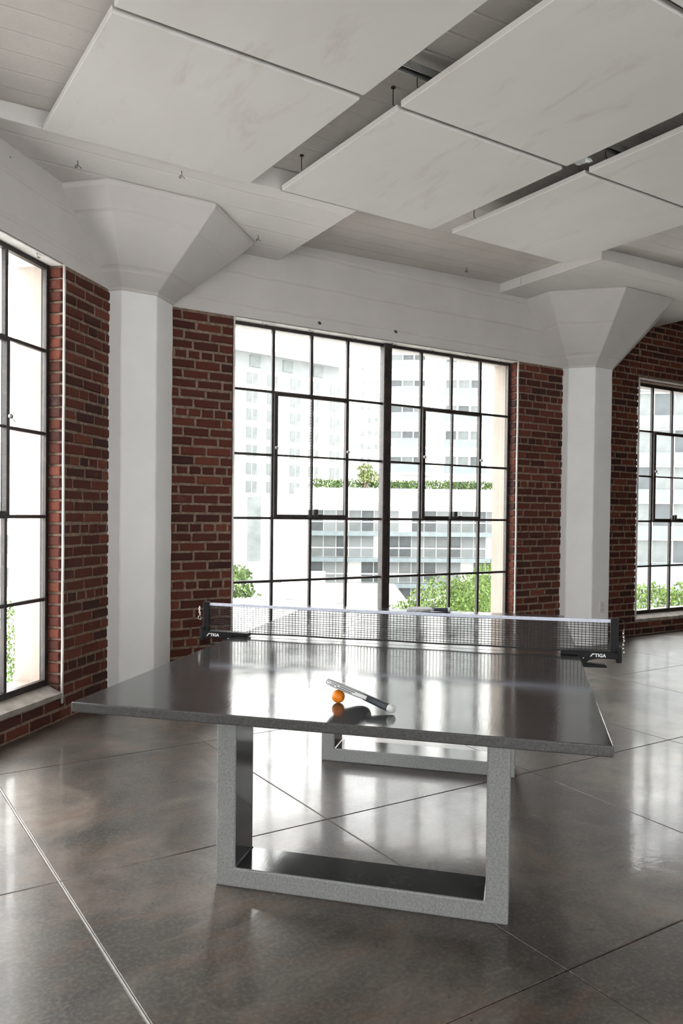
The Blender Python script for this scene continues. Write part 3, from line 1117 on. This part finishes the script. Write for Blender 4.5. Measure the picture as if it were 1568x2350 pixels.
# crumpled film caught in the gap
fm = MB()
g = 6
rnd = random.Random(3)
vs = [(0.16 * (i / g - .5) * (1 + .2 * rnd.random()), 0.10 * (k / g - .5) + rnd.uniform(-.01, .01), rnd.uniform(0, 0.022)) for k in range(g + 1) for i in range(g + 1)]
fs = [(k * (g + 1) + i, k * (g + 1) + i + 1, (k + 1) * (g + 1) + i + 1, (k + 1) * (g + 1) + i) for k in range(g) for i in range(g)]
vs += [(x, y, z + 0.002) for x, y, z in vs]
n_ = (g + 1) ** 2
fs += [tuple(n_ + q for q in reversed(f)) for f in fs]
fo = fm.add(vs, fs).build('plastic_film', 'plastic_film')
fo.matrix_world = Matrix.Translation((2.02, -2.44, 3.452)) @ Matrix.Rotation(0.3, 4, 'Z')
tag(fo, 'scrap of crumpled clear plastic caught in the gap where four ceiling boards meet', 'plastic')

# wire stubs and hooks left in the ceiling
for k, (x, y, z, lab) in enumerate(((-0.533, -0.914, 3.42, 'twisted wire stub hanging from the ceiling above the left column'),
                                    (-0.93, -0.90, 3.42, 'loop of wire hanging from the ceiling at the left edge'),
                                    (0.035, -1.115, 3.42, 'dark wire knot on the ceiling edge beside the left ceiling board'),
                                    (0.86, -0.42, 3.42, 'small hook in the ceiling right of the left capital'),
                                    (3.05, -0.22, 3.63, 'small hook hanging from the ceiling over the central window'))):
    s = 1.2 if k == 1 else 0.7
    tag(MB().tube([(x, y, z), (x + .003, y, z - .03 * s), (x - .012 * s, y, z - .045 * s), (x - .022 * s, y, z - .06 * s), (x - .01, y, z - .068 * s), (x + .006, y, z - .04 * s), (x + .03 * s, y, z - .06 * s)], 0.0022, 5).build('ceiling_hook', 'wire_dark'), lab, 'hook', 'wire stubs in the ceiling')
# bolts on the spandrel beam
for k, (x, z, lab) in enumerate(((1.63, 2.965, 'old anchor bolt hole on the white beam over the left half of the central window'), (2.42, 3.0, 'old anchor bolt hole on the white beam above the central mullion'))):
    tag(MB().ball((x, 0.0, z), 0.014, 8, 6, (1, 0.5, 1)).ball((x - .012, 0.0, z + .006), 0.008, 8, 6, (1, .5, 1)).build('anchor_bolt', 'wire_dark'), lab, 'bolt', 'anchor bolts on the beam')

# wall outlet on the right column
oc = Vector((4.885, 0.05, 0))
ap = 0.318
om = Matrix.Translation((oc.x + 0.02, oc.y - ap - 0.002, 0.40)) @ Matrix.Rotation(0, 4, 'Z')
outlet = tag(empty('wall_outlet', om), 'white double wall outlet low on the right column', 'outlet')
MB().box(-0.036, 0.036, -0.006, 0.002, -0.058, 0.058).build('cover_plate', 'outlet_white', outlet, bevel=0.002, bseg=1)
for zz in (-0.022, 0.022):
    so = MB().box(-0.017, 0.017, -0.0075, -0.005, zz - 0.014, zz + 0.014).build('socket', 'outlet_white', outlet, bevel=0.002, bseg=1)
    MB().box(-0.008, -0.005, -0.0085, -0.007, zz - 0.006, zz + 0.006).box(0.005, 0.008, -0.0085, -0.007, zz - 0.005, zz + 0.005).build('slot', 'slot_dark', so)

# ------------------------------------------------------------------ the city outside
struct(MB().box(-400, 400, 0.6, 700, -10.4, -10.0).build('ground', 'ext_ground'), 'pale ground far below the windows')


def sm(X, Y, z, yaw=0.0):
    return Matrix.Translation(site(X, Y, z)) @ Matrix.Rotation(SITE_ROT + yaw, 4, 'Z')


def unit_box(name, w, d, h, mat, bevel=0.0):
    return MB().box(0, w, -d, 0, 0, h).mesh(name, mat)


# pale apartment block on the left
A = tag(empty('apartment_block', sm(-19.5, 105.5, -10, math.radians(39))), 'pale white apartment block with overhanging roof behind the left panes of the central window', 'building')
AH = 33.0
MB().box(-8, 25.8, 0, 14, 0, AH).build('body', 'ext_white', A)
MB().box(-9, 26.6, -1.3, 14.5, AH + 2.7, AH + 3.6).build('roof_slab', 'ext_white', A)
MB().box(-8, 25.2, 1.2, 13, AH, AH + 2.7).build('penthouse', 'ext_palegrey', A)
wme = unit_box('window', 1.9, 0.10, 1.75, 'ext_glass_pale')
bme = MB().box(0.90, 1.0, -0.16, -0.08, 0, 1.75).mesh('window_bar', 'ext_white')
for r in range(12):
    for c in range(8):
        x = -5.5 + c * 3.95 + (0.35 if c % 2 else 0)
        wo = link('window', wme, A, Matrix.Translation((x, -0.02, 1.2 + r * 2.68)))
        if r > 4:
            link('window_bar', bme, wo)
for c in range(5):
    link('window', wme, A, Matrix.Translation((-4 + c * 6.0, 1.2, AH + 0.6)))

# distant slim tower
T = tag(empty('distant_tower', sm(3.4, 165, -10)), 'far pale tower with tiny square windows, just left of the central mullion', 'building')
MB().box(0, 5.2, 0, 9, 0, 62).build('body', 'ext_white', T)
tw = MB()
for r in range(20):
    for c in range(3):
        if (r * 3 + c) % 7 != 2:
            tw.box(0.6 + c * 1.55, 1.35 + c * 1.55, -0.1, 0, 3 + r * 2.9, 4.1 + r * 2.9)
tag(tw.build('window_grid', 'ext_glass_pale', T), kind='stuff')

# tower with glass balconies
B = tag(empty('balcony_tower', sm(6.1, 92, -10)), 'tall white tower with glass balconies, seen through the right half of the central window', 'building')
BHT = 44
MB().box(0, 15.5, 0, 12, 0, BHT).build('body', 'ext_white', B)
MB().box(4.5, 6.3, -1.7, 0, 0, BHT).build('pier', 'ext_white', B)
gl1 = unit_box('window', 1.28, 0.05, 2.0, 'ext_glass')
gl2 = unit_box('window', 1.28, 0.05, 2.0, 'ext_glass_pale')
slabm = MB().prism([(-0.6, 0), (-0.9, -1.3), (1.8, -2.0), (4.5, -1.9), (4.5, 0)], 0, 0.32).mesh('balcony', 'ext_offwhite')
balm = MB().prism([(-0.85, -1.25), (1.8, -1.95), (4.5, -1.85), (4.5, -1.8), (1.8, -1.88), (-0.8, -1.18)], 0.32, 1.35).mesh('balustrade', 'ext_balustrade')
slab2 = MB().prism([(6.3, 0), (6.3, -1.2), (11.5, -1.5), (11.5, 0)], 0, 0.3).mesh('balcony', 'ext_offwhite')
bal2 = MB().prism([(6.3, -1.15), (11.4, -1.45), (11.4, -1.38), (6.3, -1.08)], 0.3, 1.3).mesh('balustrade', 'ext_balustrade')
for r in range(2, 15):
    z = r * 3.15 + 0.6
    for c in range(3):
        link('window', gl1 if (r + c) % 3 else gl2, B, Matrix.Translation((-0.1 + c * 1.42, -0.01, z + 0.35)))
    for c in range(3):
        link('window', gl1 if (r * 2 + c) % 3 == 0 else gl2, B, Matrix.Translation((6.7 + c * 1.55, -0.01, z + 0.45)))
    b = link('balcony', slabm, B, Matrix.Translation((0, 0, z)))
    link('balustrade', balm, b)
    b = link('balcony', slab2, B, Matrix.Translation((0, 0, z)))
    link('balustrade', bal2, b)

# low terrace building
Cb = tag(empty('terrace_building', sm(-3.9, 76, -10, math.radians(3))), 'long low white building with glass balconies and a hedge along its roof terrace', 'building')
ROOF = 14.1
MB().box(0, 27, 0, 8, 0, ROOF).build('body', 'ext_offwhite', Cb)
MB().box(-1.0, 28, -1.9, 0, ROOF - 1.75, ROOF).build('parapet', 'ext_white', Cb)
wa = unit_box('window', 1.21, 0.05, 2.1, 'ext_glass')
wb_ = unit_box('window', 1.21, 0.05, 2.1, 'ext_glass_pale')
wc = unit_box('window', 1.21, 0.05, 2.1, 'ext_palegrey')
sl3 = MB().box(0, 27, -1.7, 0, -0.42, 0).mesh('balcony', 'ext_balustrade')
bl3 = MB().box(0, 27, -1.7, -1.62, 0, 0.95).mesh('balustrade', 'ext_glass_pale')
ra3 = MB().box(0, 27, -1.74, -1.58, 0.95, 1.05).mesh('rail', 'ext_white')
for r in range(5):
    z = ROOF - 1.75 - 2.62 * (r + 1)
    b = link('balcony', sl3, Cb, Matrix.Translation((0.4, 0, z)))
    link('rail', ra3, b)
    for c in range(20):
        k = (c * 7 + r * 5) % 9
        if k != 4:
            link('window', (wa, wb_, wc)[0 if k < 3 else 1 if k < 6 else 2], Cb, Matrix.Translation((0.8 + c * 1.3, -0.01, z + 0.05)))
# white stair block beside it
Sb = tag(empty('stair_block', sm(-9.2, 65, -10, math.radians(8))), 'plain white stair block with a tall narrow window left of the terrace building', 'building')
MB().box(0, 6.3, 0, 7, 0, 13.1).build('body', 'ext_white', Sb)
MB().box(0.9, 2.1, -0.06, 0, 7.2, 12.9).build('window', 'ext_glass_pale', Sb)
MB().box(-3.2, -0.2, 0.4, 5, 0, 14.5).build('side_bay', 'ext_white', Sb)
for zz in (10.6, 12.9):
    MB().box(-2.6, -0.9, 0.32, 0.4, zz - 0.1, zz + 1.0).build('window', 'ext_glass', Sb)


def foliage(mb, c, r, n, s, rnd, squash=0.8):
    for _ in range(n):
        while True:
            p = Vector((rnd.uniform(-1, 1), rnd.uniform(-1, 1), rnd.uniform(-1, 1)))
            if 0.30 < p.length < 1:
                break
        p = Vector((p.x * r[0], p.y * r[1], p.z * r[2])) + Vector(c)
        e = Euler((rnd.uniform(0, 6.3), rnd.uniform(0, 6.3), rnd.uniform(0, 6.3))).to_matrix()
        k = s * rnd.uniform(0.6, 1.3)
        q = [e @ Vector(v) * k + p for v in ((-0.5, 0, 0), (0, -0.22, 0.06), (0.5, 0, 0), (0, 0.22, 0.06))]
        mb.add(q, [(0, 1, 2, 3)])


def hedge(name, mat4, L, D, H, n, s, label, m='leaf', cat='hedge'):
    root = tag(empty(name, mat4), label, cat)
    mb = MB()
    rnd = random.Random(len(label))
    for k in range(max(3, int(L / 1.2))):
        x = L * (k + 0.5) / max(3, int(L / 1.2))
        foliage(mb, (x, 0, H * (0.5 + rnd.uniform(-.04, .04))), (L / max(3, int(L / 1.2)) * 0.75, D / 2, H / 2 * rnd.uniform(0.9, 1.1)), n, s, rnd)
    tag(mb.build('foliage', m, root), kind='stuff')
    return root


hedge('roof_hedge', sm(-3.0, 75.2, 4.05, math.radians(3)), 24, 0.9, 1.0, 260, 0.28, 'clipped green hedge along the roof terrace of the low white building', 'leaf_dark')


def tree(name, mat4, blobs, s, n, label, m='leaf', trunk=6.0):
    root = tag(empty(name, mat4), label, 'tree', 'street trees')
    mb = MB()
    rnd = random.Random(len(label) * 3 + int(n))
    for c, r in blobs:
        foliage(mb, c, r, n, s, rnd)
    tag(mb.build('foliage', m, root), kind='stuff')
    tb = MB().tube([(0, 0, 0), (0.1, 0, trunk * 0.5), (0, 0.1, trunk)], 0.16, 8)
    for c, r in blobs[:4]:
        tb.tube([(0, 0.05, trunk * 0.8), ((c[0]) * 0.6, c[1] * 0.6, trunk * 0.9 + 0.3), (c[0], c[1], c[2])], 0.06, 6)
    tb.build('trunk', 'bark', root)
    return root


# crowns just below the window sill outside
tree('street_tree', sm(2.0, 14.5, -10), [((0, 0, 9.0), (0.9, 1.2, 1.2)), ((-0.75, 0.1, 8.7), (0.7, 0.9, 1.0)), ((0.55, 0, 9.1), (0.7, 1, 1.15)), ((0.1, -.3, 7.6), (1.5, 1.3, 1.2))], 0.075, 6500, 'leafy bright green tree behind the lower right panes, next to the mullion', 'leaf', 7.5)
tree('street_tree', sm(4.35, 18.9, -10), [((-0.4, 0, 8.85), (1.0, 1.2, 1.4)), ((0.75, 0, 8.75), (1.0, 1.2, 1.35)), ((0.2, -.2, 7.2), (1.7, 1.4, 1.4))], 0.09, 6500, 'leafy bright green tree behind the lower right panes, next to the right jamb', 'leaf', 7.5)
tree('street_tree', sm(0.47, 11.2, -10), [((-0.08, 0, 9.05), (0.30, 0.45, 0.60)), ((0.1, 0, 8.5), (0.5, .6, .7))], 0.06, 3500, 'small pale green treetop left of the black mullion', 'leaf_pale', 7.0)
tree('street_tree', sm(-4.35, 31, -10), [((0, 0, 8.3), (0.75, 1, 0.95)), ((0.25, 0, 7.3), (1.0, 1, 1.0))], 0.22, 900, 'small dark green tree in the lower left pane of the central window', 'leaf_dark', 6.5)
tree('street_tree', sm(-6.15, 13.0, -10), [((0, 0, 8.6), (0.9, 1, 1.3)), ((-0.9, 0, 8.2), (1.0, 1, 1.4))], 0.075, 5000, 'green tree at the bottom of the left window', 'leaf', 7.0)
tree('street_tree', sm(2.3, 74.9, 4.15), [((0, 0, 1.7), (0.9, .8, .9)), ((0.4, 0, 1.1), (1.2, .8, .7))], 0.3, 420, 'small potted tree on the roof terrace above the hedge', 'leaf_pale', 1.0)
tree('street_tree', sm(-2.55, 12.0, -10), [((0, 0, 8.5), (0.5, .7, .55)), ((0.35, 0, 8.2), (0.6, .7, .5))], 0.12, 1000, 'yellow green treetop showing through the left end of the net', 'leaf_pale', 7.2)

# flat roof in front
R_ = tag(empty('flat_roof', sm(-13, 15.5, -10)), 'low building with a white flat roof below the central window', 'building')
MB().box(0, 15.5, 2, 22, 0, 7.75).build('body', 'ext_offwhite', R_)
MB().box(-0.2, 15.7, 1.8, 22.2, 7.75, 7.9).build('roof_surface', 'ext_roof', R_)
MB().box(6.5, 10.3, 21.6, 22.0, 7.9, 8.45).build('parapet', 'ext_grey', R_)
MB().box(10.1, 12.2, 20.6, 22.1, 7.9, 8.5).build('roof_hatch', 'ext_offwhite', R_)
for x, y in ((12.72, 13.2), (9.3, 12.0), (10.7, 14.5)):
    MB().box(x, x + 0.42, y, y + 0.5, 7.9, 8.12).build('roof_vent', 'ext_palegrey', R_, bevel=0.05)

# building and planting beyond the right window
D_ = tag(empty('glass_office', sm(23.4, 60, -10, math.radians(-8))), 'white building with bluish glass bands seen through the right window', 'building')
MB().box(0, 4.9, 0, 10, 0, 30).build('body', 'ext_white', D_)
MB().box(4.9, 22, 1.5, 10, 0, 30).build('side_body', 'ext_white', D_)
wd = unit_box('window', 1.5, 0.06, 1.75, 'ext_glass_pale')
we = unit_box('window', 1.5, 0.06, 1.75, 'ext_glass')
bd = MB().box(0, 4.95, -0.7, 0, -0.1, 0.9).mesh('balcony_band', 'ext_balustrade')
for r in range(9):
    z = 1.0 + r * 2.95
    link('balcony_band', bd, D_, Matrix.Translation((0.0, 0, z)))
    for c in range(3):
        link('window', we if (r + c) % 3 == 1 else wd, D_, Matrix.Translation((0.12 + c * 1.6, -0.01, z + 0.95)))
MB().box(-1.0, 6.5, -2.6, -0.2, 0, 7.6).build('dark_base', 'ext_grey', D_)
hedge('planter_hedge', sm(9.4, 24, -1.95), 8, 1.1, 1.25, 800, 0.16, 'bushy green planting below the right window', 'leaf')
W_ = tag(empty('white_terrace', sm(8.0, 15.8, -10)), 'white terrace roof below the right window', 'building')
MB().box(0, 12, 0, 12, 0, 7.9).build('body', 'ext_roof', W_)
# block across the street seen in the left window
L_ = tag(empty('side_block', sm(-45, 62, -10, math.radians(20))), 'pale building seen through the left window', 'building')
MB().box(0, 26, 0, 10, 0, 13.5).build('body', 'ext_white', L_)
for r in range(4):
    for c in range(6):
        link('window', wme, L_, Matrix.Translation((1.5 + c * 4.1, -0.02, 1.5 + r * 3.0)))
